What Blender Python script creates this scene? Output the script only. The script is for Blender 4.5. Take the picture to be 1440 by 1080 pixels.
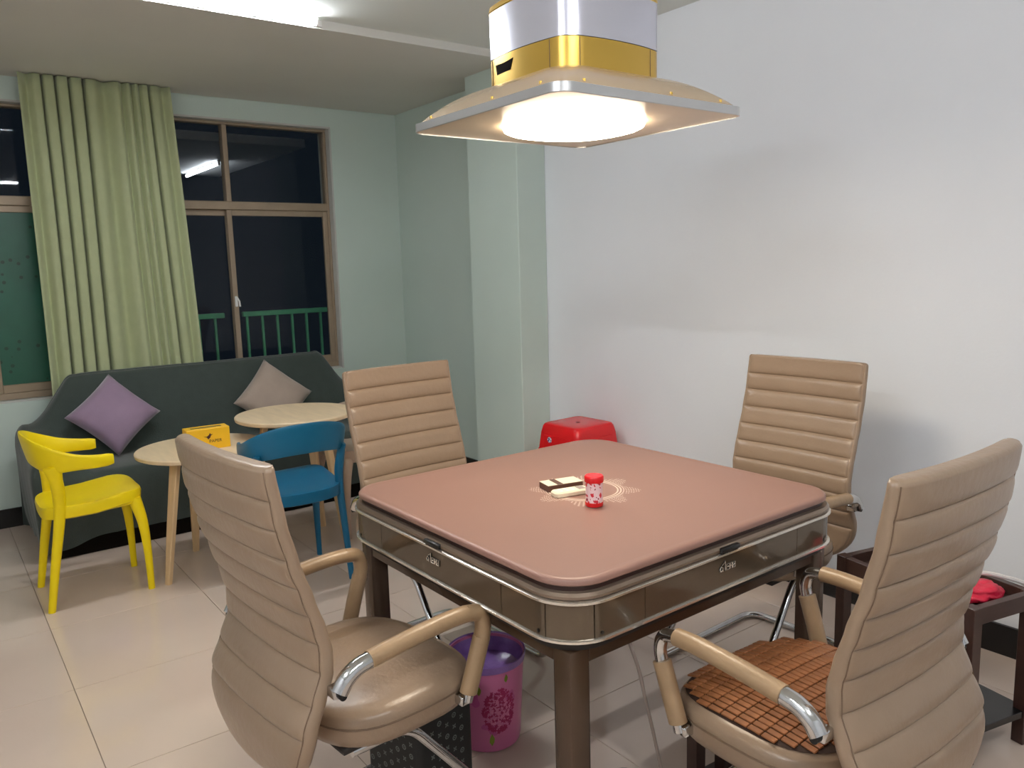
import bpy, bmesh, math, random
from mathutils import Vector, Matrix, noise
random.seed(7)
PI = math.pi
for o in list(bpy.data.objects): bpy.data.objects.remove(o)
SC = bpy.context.scene
COL = SC.collection

# ------------------------------------------------------------------ camera
# metres; x runs along the window wall to the right, y towards the window, z up
F_PX, YAW, PITCH, ROLL, CAM_H = 1114.3, math.radians(36.73), math.radians(8.483), math.radians(1.6145), 1.42
fwd = Vector((math.sin(YAW)*math.cos(PITCH), math.cos(YAW)*math.cos(PITCH), -math.sin(PITCH)))
right = Vector((math.cos(YAW), -math.sin(YAW), 0))
down = fwd.cross(right)
r_ = right*math.cos(ROLL) + down*math.sin(ROLL)
d_ = down*math.cos(ROLL) - right*math.sin(ROLL)
cam_data = bpy.data.cameras.new('camera'); cam = bpy.data.objects.new('camera', cam_data); COL.objects.link(cam)
M = Matrix((r_, -d_, -fwd)).transposed().to_4x4(); M.translation = (0, 0, CAM_H)
cam.matrix_world = M
cam_data.sensor_width = 36; cam_data.lens = F_PX/1440*36; cam_data.clip_start = .02
SC.camera = cam

# ------------------------------------------------------------------ light and exposure
w = bpy.data.worlds.new('night'); SC.world = w; w.use_nodes = True
w.node_tree.nodes['Background'].inputs[0].default_value = (.25, .38, .6, 1)
w.node_tree.nodes['Background'].inputs[1].default_value = .012
SC.view_settings.view_transform = 'Standard'; SC.view_settings.look = 'None'
SC.view_settings.gamma = 1; SC.view_settings.use_curve_mapping = False
SC.view_settings.exposure = 0.52
TUBE_LIGHT, TUBE_COL = 105.0, (.93, .96, 1.0)
LAMP_LIGHT, LAMP_COL = 24.0, (1.0, .87, .69)

# ------------------------------------------------------------------ materials
def srgb(r, g, b):
    f = lambda c: (c/255/12.92 if c/255 <= .04045 else ((c/255+.055)/1.055)**2.4)
    return (f(r), f(g), f(b), 1)
MATS = {}
def mat(name, col, rough=.5, metal=0.0, var=.06, scale=8.0, bump=0.0, bscale=60.0, spec=.5, stretch=None, coat=0.0, sheen=0.0, trans=0.0):
    """principled material whose colour, and where wanted relief, wanders with noise in object space"""
    if name in MATS: return MATS[name]
    m = bpy.data.materials.new(name); m.use_nodes = True; N = m.node_tree.nodes; L = m.node_tree.links
    b = N['Principled BSDF']; b.inputs['Roughness'].default_value = rough; b.inputs['Metallic'].default_value = metal
    b.inputs['Specular IOR Level'].default_value = spec; b.inputs['Coat Weight'].default_value = coat
    b.inputs['Coat Roughness'].default_value = .1; b.inputs['Sheen Weight'].default_value = sheen
    b.inputs['Transmission Weight'].default_value = trans
    c = srgb(*col)
    tc = N.new('ShaderNodeTexCoord'); mp = N.new('ShaderNodeMapping'); L.new(tc.outputs['Object'], mp.inputs[0])
    if stretch: mp.inputs['Scale'].default_value = stretch
    nz = N.new('ShaderNodeTexNoise'); nz.inputs['Scale'].default_value = scale; nz.inputs['Detail'].default_value = 5
    L.new(mp.outputs[0], nz.inputs['Vector'])
    rp = N.new('ShaderNodeValToRGB'); L.new(nz.outputs['Fac'], rp.inputs[0])
    rp.color_ramp.elements[0].position = .3; rp.color_ramp.elements[1].position = .7
    rp.color_ramp.elements[0].color = tuple(x*(1-var) for x in c[:3])+(1,)
    rp.color_ramp.elements[1].color = tuple(min(1, x*(1+var)) for x in c[:3])+(1,)
    L.new(rp.outputs[0], b.inputs['Base Color'])
    if bump:
        n2 = N.new('ShaderNodeTexNoise'); n2.inputs['Scale'].default_value = bscale; n2.inputs['Detail'].default_value = 4
        L.new(mp.outputs[0], n2.inputs['Vector'])
        bp = N.new('ShaderNodeBump'); bp.inputs['Strength'].default_value = bump; bp.inputs['Distance'].default_value = .01
        L.new(n2.outputs['Fac'], bp.inputs['Height']); L.new(bp.outputs[0], b.inputs['Normal'])
    MATS[name] = m
    return m
def emit(name, col, strength):
    m = bpy.data.materials.new(name); m.use_nodes = True; N = m.node_tree.nodes; L = m.node_tree.links
    N.remove(N['Principled BSDF']); e = N.new('ShaderNodeEmission')
    e.inputs[0].default_value = (*col, 1); e.inputs[1].default_value = strength
    L.new(e.outputs[0], N['Material Output'].inputs[0]); return m
def glass(name, tint=(1, 1, 1), ior=1.45):
    m = bpy.data.materials.new(name); m.use_nodes = True; N = m.node_tree.nodes; L = m.node_tree.links
    N.remove(N['Principled BSDF'])
    t = N.new('ShaderNodeBsdfTransparent'); t.inputs[0].default_value = (*tint, 1)
    g = N.new('ShaderNodeBsdfGlossy'); g.inputs['Roughness'].default_value = .015
    fr = N.new('ShaderNodeFresnel'); fr.inputs[0].default_value = ior
    mx = N.new('ShaderNodeMixShader'); L.new(fr.outputs[0], mx.inputs[0]); L.new(t.outputs[0], mx.inputs[1]); L.new(g.outputs[0], mx.inputs[2])
    L.new(mx.outputs[0], N['Material Output'].inputs[0]); return m

WALL = mat('white_wall_paint', (233, 236, 240), .7, var=.012, scale=2.5, bump=.05, bscale=90)
MINT = mat('pale_mint_wall_paint', (204, 219, 210), .7, var=.015, scale=2.5, bump=.05, bscale=90)
CEIL = mat('ceiling_paint', (232, 237, 232), .8, var=.01, scale=2)
SOFF = mat('lowered_ceiling_paint', (222, 221, 214), .8, var=.02, scale=2)
TILE = mat('polished_beige_tile', (219, 199, 183), .1, var=.035, scale=2.2, spec=.5)
GROUT = mat('tile_grout', (168, 150, 134), .8)
BLACK = mat('black_gloss_baseboard', (22, 21, 22), .25)
ALU = mat('champagne_aluminium', (164, 146, 124), .42, .2, var=.05, scale=14)
REVEAL = mat('window_reveal_plaster', (196, 196, 190), .7, var=.05, scale=9)
LEATHER = mat('tan_leather', (150, 127, 105), .31, var=.06, scale=5, bump=.10, bscale=55)
LEATHER_B = mat('tan_leather_outer', (166, 140, 112), .42, var=.05, scale=5, bump=.10, bscale=55)
SLEEVE = mat('tan_leather_sleeve', (160, 132, 100), .34, var=.10, scale=12, bump=.12, bscale=60)
SEAM = mat('brown_stitching', (112, 90, 70), .6)
CHROME = mat('worn_chrome', (205, 205, 205), .14, 1.0, var=.10, scale=25)
BOLT = mat('black_bolt', (25, 25, 25), .35, .3)
DARKPL = mat('dark_underseat_board', (38, 32, 28), .7)
GAP_SHADE = mat('gap_shade_brown', (58, 36, 32), .4)
TBROWN = mat('brown_gloss_lacquer', (100, 86, 70), .07, .4, var=.05, scale=3)
TRAIL = mat('bronze_satin_rail', (138, 120, 104), .28, .55, var=.05, scale=4)
TRIM = mat('silver_trim', (226, 220, 210), .2, .85, var=.04, scale=10)
TLEG = mat('bronze_leg', (84, 66, 52), .25, .4, var=.06, scale=5)
WOOD = mat('light_ash_wood', (226, 202, 166), .45, var=.07, scale=6, stretch=(6, 1, 1))
WOODLEG = mat('pine_leg_wood', (216, 184, 140), .5, var=.10, scale=7, stretch=(5, 5, .6))
DKWOOD = mat('dark_walnut_laminate', (62, 40, 33), .38, var=.16, scale=7, stretch=(1, 6, 6))
YELLOW = mat('yellow_plastic', (250, 222, 10), .38, var=.02, spec=.4)
BLUE = mat('blue_plastic', (20, 104, 140), .38, var=.03, spec=.4)
BEIGE = mat('beige_plastic', (176, 156, 138), .42, var=.03, spec=.4)
RED = mat('red_plastic', (222, 28, 34), .25, var=.03)
COVER = mat('dark_green_sofa_cover', (60, 70, 65), .9, var=.08, scale=14, bump=.18, bscale=140, sheen=.3)
LILAC = mat('lilac_velvet', (152, 128, 152), .8, var=.07, scale=9, bump=.12, bscale=110, sheen=.5)
TAUPE = mat('taupe_velvet', (176, 158, 144), .8, var=.06, scale=9, bump=.12, bscale=110, sheen=.4)
CURT = mat('sage_curtain_cloth', (180, 188, 146), .85, var=.03, scale=20, bump=.08, bscale=220, sheen=.2)
RAILG = mat('green_rail_paint', (128, 226, 172), .45, var=.08)
GOLD = mat('brushed_gold', (214, 176, 84), .3, .7, var=.03, scale=6)
ROSE = mat('rose_gold_shell', (238, 212, 180), .2, .5, var=.03, scale=6)
SILVER = mat('pearl_silver_panel', (212, 212, 224), .25, .55, var=.03, scale=4)
STEEL = mat('brushed_steel_rim', (206, 206, 206), .3, .7, var=.03, scale=10)
UNDER = mat('lamp_underside', (222, 196, 164), .3, .35, var=.03)
WHITEPL = mat('white_plastic', (236, 236, 232), .4, var=.02)
CREAM = mat('cream_plastic', (236, 224, 196), .4, var=.03)
BROWNPR = mat('brown_print', (92, 60, 46), .5)
INK = mat('dark_ink', (60, 20, 24), .6)
BAMBOO = mat('bamboo_tile', (146, 92, 54), .42, var=.25, scale=26)
VENT_SHADE = mat('vent_and_shade_black', (20, 16, 12), .9, spec=.1)
CORD = mat('dark_cord', (52, 32, 22), .8)
YBOX = mat('yellow_card', (244, 190, 30), .45, var=.03)
PURPLE = mat('purple_bag_film', (150, 112, 184), .2, var=.2, scale=18, bump=.4, bscale=30)
WPLAST = mat('crumpled_white_film', (220, 226, 232), .3, var=.05, bump=.5, bscale=25)
CABLE = mat('white_cable', (214, 208, 204), .45)
GCABLE = mat('grey_cable', (150, 136, 128), .5)
REDPK = mat('red_packet', (208, 30, 62), .4, var=.08, scale=16, bump=.4, bscale=40)
NIGHT = mat('night_concrete', (46, 48, 50), .9)
GLASS = glass('window_glass', (.94, .96, .96), 1.24)

def nodes_of(m): return m.node_tree.nodes, m.node_tree.links
def film_mat():
    m = mat('green_dotted_film', (34, 96, 76), .35, var=.12, scale=4)
    N, L = nodes_of(m); b = N['Principled BSDF']; rp = [n for n in N if n.type == 'VALTORGB'][0]
    tc = [n for n in N if n.type == 'TEX_COORD'][0]
    v = N.new('ShaderNodeTexVoronoi'); v.inputs['Scale'].default_value = 17; L.new(tc.outputs['Object'], v.inputs['Vector'])
    lt = N.new('ShaderNodeMath'); lt.operation = 'LESS_THAN'; lt.inputs[1].default_value = .17; L.new(v.outputs['Distance'], lt.inputs[0])
    mx = N.new('ShaderNodeMix'); mx.data_type = 'RGBA'; L.new(lt.outputs[0], mx.inputs[0]); L.new(rp.outputs[0], mx.inputs[6])
    mx.inputs[7].default_value = srgb(24, 66, 52); L.new(mx.outputs[2], b.inputs['Base Color']); return m
FILM = film_mat()
def felt_mat():
    """brown felt with a pale printed medallion: rings and a dotted wreath (object space, centre of the table)"""
    m = mat('brown_felt', (145, 109, 96), .42, var=.03, scale=3, bump=.04, bscale=300)
    N, L = nodes_of(m); b = N['Principled BSDF']; rp = [n for n in N if n.type == 'VALTORGB'][0]
    tc = [n for n in N if n.type == 'TEX_COORD'][0]
    sx = N.new('ShaderNodeSeparateXYZ'); L.new(tc.outputs['Object'], sx.inputs[0])
    def mth(op, a, bb=None):
        n = N.new('ShaderNodeMath'); n.operation = op
        for i, v in enumerate((a, bb)):
            if v is None: continue
            if isinstance(v, (int, float)): n.inputs[i].default_value = v
            else: L.new(v, n.inputs[i])
        return n.outputs[0]
    X, Y = sx.outputs[0], sx.outputs[1]
    r = mth('SQRT', mth('ADD', mth('MULTIPLY', X, X), mth('MULTIPLY', Y, Y)))
    ang = mth('ARCTAN2', Y, X)
    def band(c, hw): return mth('LESS_THAN', mth('ABSOLUTE', mth('SUBTRACT', r, c)), hw)
    rings = mth('MAXIMUM', band(.096, .0022), mth('MAXIMUM', band(.105, .0022), band(.113, .0012)))
    # wreath: dots along rays, longer every eighth of a turn
    reach = mth('ADD', .140, mth('MULTIPLY', .022, mth('COSINE', mth('MULTIPLY', ang, 8))))
    zone = mth('MULTIPLY', mth('GREATER_THAN', r, .117), mth('LESS_THAN', r, reach))
    ray = mth('GREATER_THAN', mth('SINE', mth('MULTIPLY', ang, 72)), .25)
    dots = mth('GREATER_THAN', mth('SINE', mth('ADD', mth('MULTIPLY', r, 900), mth('MULTIPLY', ang, 8))), .0)
    mask = mth('MINIMUM', 1.0, mth('ADD', rings, mth('MULTIPLY', zone, mth('MULTIPLY', ray, dots))))
    mx = N.new('ShaderNodeMix'); mx.data_type = 'RGBA'; L.new(mth('MULTIPLY', mask, .8), mx.inputs[0]); L.new(rp.outputs[0], mx.inputs[6])
    mx.inputs[7].default_value = srgb(232, 214, 196); L.new(mx.outputs[2], b.inputs['Base Color']); return m
FELT = felt_mat()
def blotch(name, base, spots, scale, thr, rough=.4):
    """base colour with printed spots of a second colour from a noise threshold"""
    m = mat(name, base, rough, var=.04); N, L = nodes_of(m); b = N['Principled BSDF']; rp = [n for n in N if n.type == 'VALTORGB'][0]
    tc = [n for n in N if n.type == 'TEX_COORD'][0]; prev = rp.outputs[0]
    for i, (c, s, t) in enumerate(spots):
        nz = N.new('ShaderNodeTexNoise'); nz.noise_dimensions = '4D'; nz.inputs['W'].default_value = 3.7*i
        nz.inputs['Scale'].default_value = s; L.new(tc.outputs['Object'], nz.inputs['Vector'])
        gt = N.new('ShaderNodeMath'); gt.operation = 'GREATER_THAN'; gt.inputs[1].default_value = t; L.new(nz.outputs['Fac'], gt.inputs[0])
        mx = N.new('ShaderNodeMix'); mx.data_type = 'RGBA'; L.new(gt.outputs[0], mx.inputs[0]); L.new(prev, mx.inputs[6])
        mx.inputs[7].default_value = srgb(*c); prev = mx.outputs[2]
    L.new(prev, b.inputs['Base Color']); return m
CAN = blotch('floral_print', (246, 214, 216), [((214, 44, 60), 70, .56), ((150, 40, 60), 95, .64)], 0, 0)
BIN = blotch('pink_bin_plastic', (214, 118, 164), [((200, 92, 150), 14, .6)], 0, 0, .3)

# ------------------------------------------------------------------ mesh helpers
def mesh_obj(name, verts, faces, m, parent=None, smooth=True, angle=None):
    me = bpy.data.meshes.new(name); me.from_pydata([tuple(v) for v in verts], [], faces); me.update()
    bm = bmesh.new(); bm.from_mesh(me); bmesh.ops.recalc_face_normals(bm, faces=bm.faces); bm.to_mesh(me); bm.free()
    if smooth:
        me.polygons.foreach_set('use_smooth', [True]*len(me.polygons))
        if angle: me.set_sharp_from_angle(angle=math.radians(angle))
    me.materials.append(m)
    o = bpy.data.objects.new(name, me); COL.objects.link(o)
    if parent: o.parent = parent
    return o
class MB:
    """collects shapes for ONE mesh object"""
    def __init__(s): s.v = []; s.f = []
    def add(s, v, f):
        k = len(s.v); s.v += [Vector(p) for p in v]; s.f += [[i+k for i in q] for q in f]; return s
    def box(s, x0, x1, y0, y1, z0, z1, bev=0.0, seg=2, T=None):
        bm = bmesh.new(); bmesh.ops.create_cube(bm, size=1)
        for v in bm.verts: v.co = Vector(((x0+x1)/2+v.co.x*(x1-x0), (y0+y1)/2+v.co.y*(y1-y0), (z0+z1)/2+v.co.z*(z1-z0)))
        if bev: bmesh.ops.bevel(bm, geom=list(bm.edges), offset=bev, segments=seg, profile=.5, affect='EDGES')
        bm.verts.index_update()
        vs = [T @ v.co if T else v.co.copy() for v in bm.verts]; fs = [[v.index for v in f.verts] for f in bm.faces]; bm.free()
        return s.add(vs, fs)
    def loops(s, L, cap0=True, cap1=True, close=True):
        n = len(L[0]); v = [p for l in L for p in l]; f = []
        for i in range(len(L)-1):
            for j in range(n if close else n-1):
                a, b = i*n+j, i*n+(j+1) % n; f.append([a, b, b+n, a+n])
        if cap0: f.append(list(range(n))[::-1])
        if cap1: f.append([(len(L)-1)*n+j for j in range(n)])
        return s.add(v, f)
    def tube(s, path, r, seg=10, r2=None, up=None):
        """sweep; r may be a list; r2 = second half-axis for an oval section"""
        P = [Vector(p) for p in path]; n = len(P)
        R = r if isinstance(r, (list, tuple)) else [r]*n
        R2 = (r2 if isinstance(r2, (list, tuple)) else [r2]*n) if r2 else R
        T = [(P[min(i+1, n-1)]-P[max(i-1, 0)]).normalized() for i in range(n)]
        u = Vector(up) if up else (Vector((0, 0, 1)) if abs(T[0].z) < .9 else Vector((1, 0, 0)))
        L = []
        for i in range(n):
            a = T[i].cross(u)
            if a.length < 1e-4: a = T[i].orthogonal()
            a.normalize(); u = a.cross(T[i]).normalized()
            L.append([P[i]+a*(R[i]*math.cos(t))+u*(R2[i]*math.sin(t)) for t in (2*PI*k/seg for k in range(seg))])
        return s.loops(L)
    def lathe(s, prof, cx=0, cy=0, seg=32, cap0=True, cap1=True):
        return s.loops([[Vector((cx+r*math.cos(2*PI*k/seg), cy+r*math.sin(2*PI*k/seg), z)) for k in range(seg)] for r, z in prof], cap0, cap1)
    def rsq(s, prof, rad, hx, hy, n=8, cap0=True, cap1=True):
        """stack of rounded rectangles: prof = [(offset, z)]"""
        return s.loops([[(x, y, z) for x, y in rrect(hx+o, hy+o, max(.002, rad+o), n)] for o, z in prof], cap0, cap1)
    def build(s, name, m, parent=None, smooth=True, angle=40): return mesh_obj(name, s.v, s.f, m, parent, smooth, angle)
def rrect(hx, hy, r, n=8):
    out = []
    for q, (sx, sy) in enumerate(((1, 1), (-1, 1), (-1, -1), (1, -1))):
        for k in range(n+1):
            a = PI/2*q + PI/2*k/n; out.append((sx*(hx-r)+r*math.cos(a), sy*(hy-r)+r*math.sin(a)))
    return out
def fillet(P, d, n=6):
    P = [Vector(p) for p in P]; out = [P[0]]
    for i in range(1, len(P)-1):
        a, b, c = P[i-1], P[i], P[i+1]; dd = d[i-1] if isinstance(d, (list, tuple)) else d
        p = b+(a-b).normalized()*min(dd, (a-b).length*.48); q = b+(c-b).normalized()*min(dd, (c-b).length*.48)
        for k in range(n+1):
            t = k/n; out.append(p*(1-t)**2+b*2*t*(1-t)+q*t*t)
    out.append(P[-1]); return out
def crom(P, n=8):
    P = [Vector(p) for p in P]; P = [P[0]*2-P[1]]+P+[P[-1]*2-P[-2]]; out = []
    for i in range(1, len(P)-2):
        for k in range(n):
            t = k/n; a, b, c, d = P[i-1:i+3]
            out.append(.5*((2*b)+(c-a)*t+(2*a-5*b+4*c-d)*t*t+(3*b-a-3*c+d)*t**3))
    out.append(P[-2]); return out
def lerp_tab(tab, x):
    for (a, b), (c, d) in zip(tab, tab[1:]):
        if (a <= x <= c) or (a >= x >= c):
            t = (x-a)/(c-a); t = t*t*(3-2*t)*.4+t*.6; return b+(d-b)*t
    return tab[0][1] if abs(x-tab[0][0]) < abs(x-tab[-1][0]) else tab[-1][1]
def thing(name, label, cat, loc=(0, 0, 0), rz=0, group=None):
    o = bpy.data.objects.new(name, None); COL.objects.link(o); o.location = loc; o.rotation_euler = (0, 0, rz)
    o.empty_display_size = .05
    return tag(o, label, cat, group)
def tag(o, label, cat, group=None):
    o['label'] = label; o['category'] = cat
    if group: o['group'] = group
    return o
def struct(o, label=None):
    o['kind'] = 'structure'
    if label: o['label'] = label
    return o
def copy_child(src, loc, parent, rot=None):
    c = src.copy(); COL.objects.link(c); c.parent = parent; c.location = loc
    if rot: c.rotation_euler = rot
    return c

# ------------------------------------------------------------------ the room
XR, YW, XL, YB, ZC, ZS, YS = 2.97, 5.32, -1.7, -2.2, 2.575, 2.535, 3.63
WX0, WX1, WZ0, WZ1 = -.75, 2.451, .72, 2.41      # window opening
floor = struct(MB().box(XL-.15, XR+.15, YB-.15, YW+.2, -.12, -.004).build('floor', GROUT, smooth=False))
t0 = None; TS = .602
for i in range(-4, 6):
    for j in range(-8, 6):
        x0, y0 = .298+TS*i, 2.40+TS*j
        xa, xb, ya, yb = max(x0, XL), min(x0+TS, XR), max(y0, YB), min(y0+TS, YW)
        if xb-xa < .02 or yb-ya < .02: continue
        full = xb-xa > TS-.001 and yb-ya > TS-.001
        if full and t0: copy_child(t0, ((xa+xb)/2, (ya+yb)/2, 0), floor); continue
        hx, hy = (xb-xa)/2-.0012, (yb-ya)/2-.0012
        t = MB().box(-hx, hx, -hy, hy, -.004, 0, .0006, 1).build('tile', TILE, floor, smooth=False)
        t.location = ((xa+xb)/2, (ya+yb)/2, 0)
        if full: t0 = t
wb = MB().box(XL-.15, WX0, YW, YW+.2, 0, 2.7).box(WX1, XR+.15, YW, YW+.2, 0, 2.7)
wb.box(WX0, WX1, YW, YW+.2, 0, WZ0).box(WX0, WX1, YW, YW+.2, WZ1, 2.7)
struct(wb.build('wall_back', MINT, smooth=False))
struct(MB().box(XR, XR+.15, YB-.15, YW, 0, 2.7).build('wall_right', WALL, smooth=False))
struct(MB().box(XL-.15, XL, YB-.15, YW, 0, 2.7).build('wall_left', WALL, smooth=False))
struct(MB().box(XL, XR, YB-.15, YB, 0, 2.7).build('wall_front', WALL, smooth=False))
struct(MB().box(XL, XR, YB, YS, ZC, ZC+.12).build('ceiling', CEIL, smooth=False))
struct(MB().box(XL, XR, YS, YW, ZS, ZC+.12).build('ceiling_lowered', SOFF, smooth=False), 'lowered grey ceiling strip along the window wall')
CX0, CY0, CY1 = 2.766, 3.606, 4.096
struct(MB().box(CX0, XR, CY0, CY1, 0, ZC-.001, .004, 1).build('wall_pillar', MINT, smooth=False))
struct(MB().box(XR-.004, XR, CY1, YW, 0, ZS).build('wall_right_alcove', MINT, smooth=False))
bh = .11
struct(MB().box(XL, XR, YW-.012, YW, 0, bh).build('baseboard_back', BLACK, smooth=False))
struct(MB().box(XR-.012, XR, YB, CY0, 0, bh).box(XR-.016, XR-.004, CY1, YW-.012, 0, bh).build('baseboard_right', BLACK, smooth=False))
struct(MB().box(CX0-.012, CX0, CY0-.012, CY1+.012, 0, bh).box(CX0, XR-.012, CY0-.012, CY0, 0, bh).box(CX0, XR-.016, CY1, CY1+.012, 0, bh).build('baseboard_pillar', BLACK, smooth=False))
struct(MB().box(XL, XL+.012, YB, YW-.012, 0, bh).build('baseboard_left', BLACK, smooth=False))

# window: aluminium frame, fixed upper lights, sliding lower sashes
win = bpy.data.objects.new('window_1', None); COL.objects.link(win); win.location = (0, YW, 0); struct(win, 'wide aluminium window with dark night glass')
fy0, fy1 = .06, .13
m = MB().box(WX0, WX1, .012, .195, WZ0, WZ0+.012).box(WX1-.012, WX1, .0, .195, WZ0, WZ1).box(WX0, WX1, .0, .195, WZ1-.012, WZ1).box(WX0, WX0+.012, 0, .195, WZ0, WZ1)
m.build('window_reveal', REVEAL, win, False)
m = MB()
for a in ((WX0+.012, WX1-.012, WZ0+.012, WZ0+.05), (WX0+.012, WX1-.012, WZ1-.028, WZ1-.012), (WX1-.030, WX1-.012, WZ0+.05, WZ1-.028), (WX0+.012, WX0+.030, WZ0+.05, WZ1-.028)):
    m.box(a[0], a[1], fy0, fy1, a[2], a[3], .003, 1)
m.build('window_frame', ALU, win, False)
MB().box(WX0+.030, WX1-.030, fy0-.005, fy1, 1.838, 1.892, .004, 1).build('transom', ALU, win, False)
for xm in (1.735, .86, -.02):
    MB().box(xm-.016, xm+.016, fy0, fy1, 1.892, WZ1-.028, .003, 1).build('mullion', ALU, win, False)
xs = [-.02, .86, 1.735]
edges_up = [WX0+.030]+sorted(xs)+[WX1-.030]
for a, b in zip(edges_up, edges_up[1:]):
    MB().box(a, b, .092, .097, 1.892, WZ1-.028).build('pane', GLASS, win, False)
def sash(x0, x1, y, mt, handle=False, film=False):
    s = MB(); t = .034
    s.box(x0, x0+t, y, y+.026, WZ0+.05, 1.838, .003, 1).box(x1-t, x1, y, y+.026, WZ0+.05, 1.838, .003, 1)
    s.box(x0+t, x1-t, y, y+.026, WZ0+.05, WZ0+.098, .003, 1).box(x0+t, x1-t, y, y+.026, 1.80, 1.838, .003, 1)
    s = s.build('sash', ALU, win, False)
    MB().box(x0+t, x1-t, y+.011, y+.016, WZ0+.098, 1.80).build('pane', mt, s, False)
    if handle:
        MB().box(x0+.008, x0+.026, y-.012, y, 1.20, 1.27, .004, 2).tube([(x0+.022, y-.012, 1.26), (x0+.032, y-.022, 1.235), (x0+.034, y-.022, 1.20)], .006, 8).build('latch', WHITEPL, s)
sash(1.712, WX1-.030, .066, GLASS, True)
sash(.86, 1.746, .096, GLASS)
sash(.325, .89, .066, FILM)
sash(WX0+.030, .355, .096, GLASS)

# night balcony outside
struct(MB().box(-3, 6, YW+.2, 7.0, -.15, -.02).build('balcony_floor', NIGHT, smooth=False))
rail = thing('balcony_railing', 'green painted metal railing outside the dark window', 'railing', (0, 6.5, -.02))
MB().box(-2.6, 1.98, -.025, .025, 1.09, 1.13, .004, 1).build('top_rail', RAILG, rail, False)
MB().box(2.13, 2.86, -.025, .025, 1.09, 1.13, .004, 1).build('top_rail', RAILG, rail, False)
MB().box(-2.6, 2.86, -.015, .015, .12, .15).build('bottom_rail', RAILG, rail, False)
bar0 = None
for k in range(38):
    x = 2.80-.1275*k
    if 1.98 < x-.01 < 2.10: continue
    if bar0: copy_child(bar0, (x, 0, 0), rail)
    else: bar0 = MB().box(-.009, .009, -.009, .009, .0, 1.09).build('bar', RAILG, rail, False); bar0.location.x = x

# ------------------------------------------------------------------ fluorescent tubes
TUBE = emit('fluorescent_tube', TUBE_COL, TUBE_LIGHT)
def tube_light(label, loc, rz, L=1.19, m=None, side=False):
    t = thing('tube_light', label, 'tube light', loc, rz, None)
    if side: MB().box(-L/2-.04, L/2+.04, .018, .034, -.012, .016, .002, 1).build('batten', WHITEPL, t, False)
    else: MB().box(-L/2-.04, L/2+.04, -.014, .014, .018, .03, .002, 1).build('batten', WHITEPL, t, False)
    MB().tube([(-L/2, 0, 0), (L/2, 0, 0)], .0135, 16).build('tube', m or TUBE, t)
    for s in (-1, 1):
        MB().box(s*L/2-.012 if s < 0 else L/2, -L/2 if s < 0 else L/2+.012, -.015, .015, -.017, .018, .003, 1).build('end_cap', WHITEPL, t, False)
    return t
tube_light('lit white tube light along the ceiling step, cut by the top of the picture', (1.02, 3.596, 2.552), 0, side=True)
tube_light('lit tube light on the ceiling above the viewer, nearest the table', (.7, -.30, 2.545), 0)
tube_light('unseen tube light added on the ceiling as fill, nearest the left wall', (-.70, .75, 2.545), PI/2)  # added out of view to raise the cool light in the room
struct(MB().box(1.9, 3.1, 7.3, 9.9, 2.575, 2.65).build('balcony_canopy', WALL, smooth=False))
tube_light('lit tube light outdoors, seen small through the upper window pane', (2.67, 9.12, 2.545), PI/2, m=emit('outdoor_tube', TUBE_COL, 14.0))

# ------------------------------------------------------------------ curtain
def curtain():
    crest = [.585, .665, .725, .79, .855, .935, 1.075, 1.135, 1.18, 1.22, 1.285, 1.365]
    depth = [.05, .14, .13, .14, .14, .07, .045, .04, .035, .11, .045]
    xs, ys = [], []
    for i in range(len(crest)-1):
        a, b = crest[i], crest[i+1]
        for k in range(28):
            t = k/28; deep = depth[i] > .09; xs.append(a+(b-a)*(t+(.62 if deep else 0)*math.sin(2*PI*t)/(2*PI))); e = (.5-.5*math.cos(2*PI*t))
            ys.append(depth[i]*(e**(3.2 if deep else 1.2)))
    xs.append(crest[-1]); ys.append(0)
    rows = 26; F = []; n = len(xs); zt, zb = ZS-.005, .52
    V = []
    for r in range(rows+1):
        t = r/rows; z = zt+(zb-zt)*t
        for x, y in zip(xs, ys):
            cx = .975; spread = 1+.10*t; xx = cx+(x-cx)*spread+.02*t+.006*math.sin(3*t+x*9)
            V.append((xx, 5.165+y*(.8+.2*t)-.006+.010*math.sin(2.5*t+7*x)*t, z))
    F = [[r*n+j, r*n+j+1, (r+1)*n+j+1, (r+1)*n+j] for r in range(rows) for j in range(n-1)]
    o = mesh_obj('curtain', V, F, CURT)
    md = o.modifiers.new('thick', 'SOLIDIFY'); md.thickness = .003
    return o
tag(curtain(), 'long sage green curtain hanging in folds beside the dark window', 'curtain')

# ------------------------------------------------------------------ mahjong table
TX, TY = 1.494, 1.665
HX, HY, TR = .510, .500, .105
tb = thing('mahjong_table', 'square brown automatic mahjong table with felt top and silver trim', 'table', (TX, TY, 0), math.radians(.7))
MB().rsq([(-.004, .756), (0, .759), (0, .767), (-.004, .7715), (-.012, .7735), (-.022, .772), (-.03, .7718)], TR, HX, HY, 10).build('felt_top', FELT, tb, True, 50)
MB().rsq([(-.009, .743), (-.009, .757)], TR, HX, HY, 10).build('shadow_gap', GAP_SHADE, tb)  # recess below the felt, its shade put into the strip's dark colour
MB().rsq([(-.02, .728), (.004, .728), (.009, .732), (.009, .738), (.003, .744), (-.02, .745)], TR, HX, HY, 10).build('upper_rail', TRAIL, tb)
def ring(z0, z1, off, name, m):
    MB().rsq([(-.02, z0), (off-.004, z0), (off, z0+.002), (off, z1-.002), (off-.004, z1), (-.02, z1)], TR, HX, HY, 10).build(name, m, tb)
ring(.719, .728, .0135, 'upper_trim', TRIM)
ring(.634, .643, .0135, 'lower_trim', TRIM)
MB().rsq([(-.01, .612), (-.01, .734)], TR, HX, HY, 8).build('inner_case', DARKPL, tb)
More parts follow.
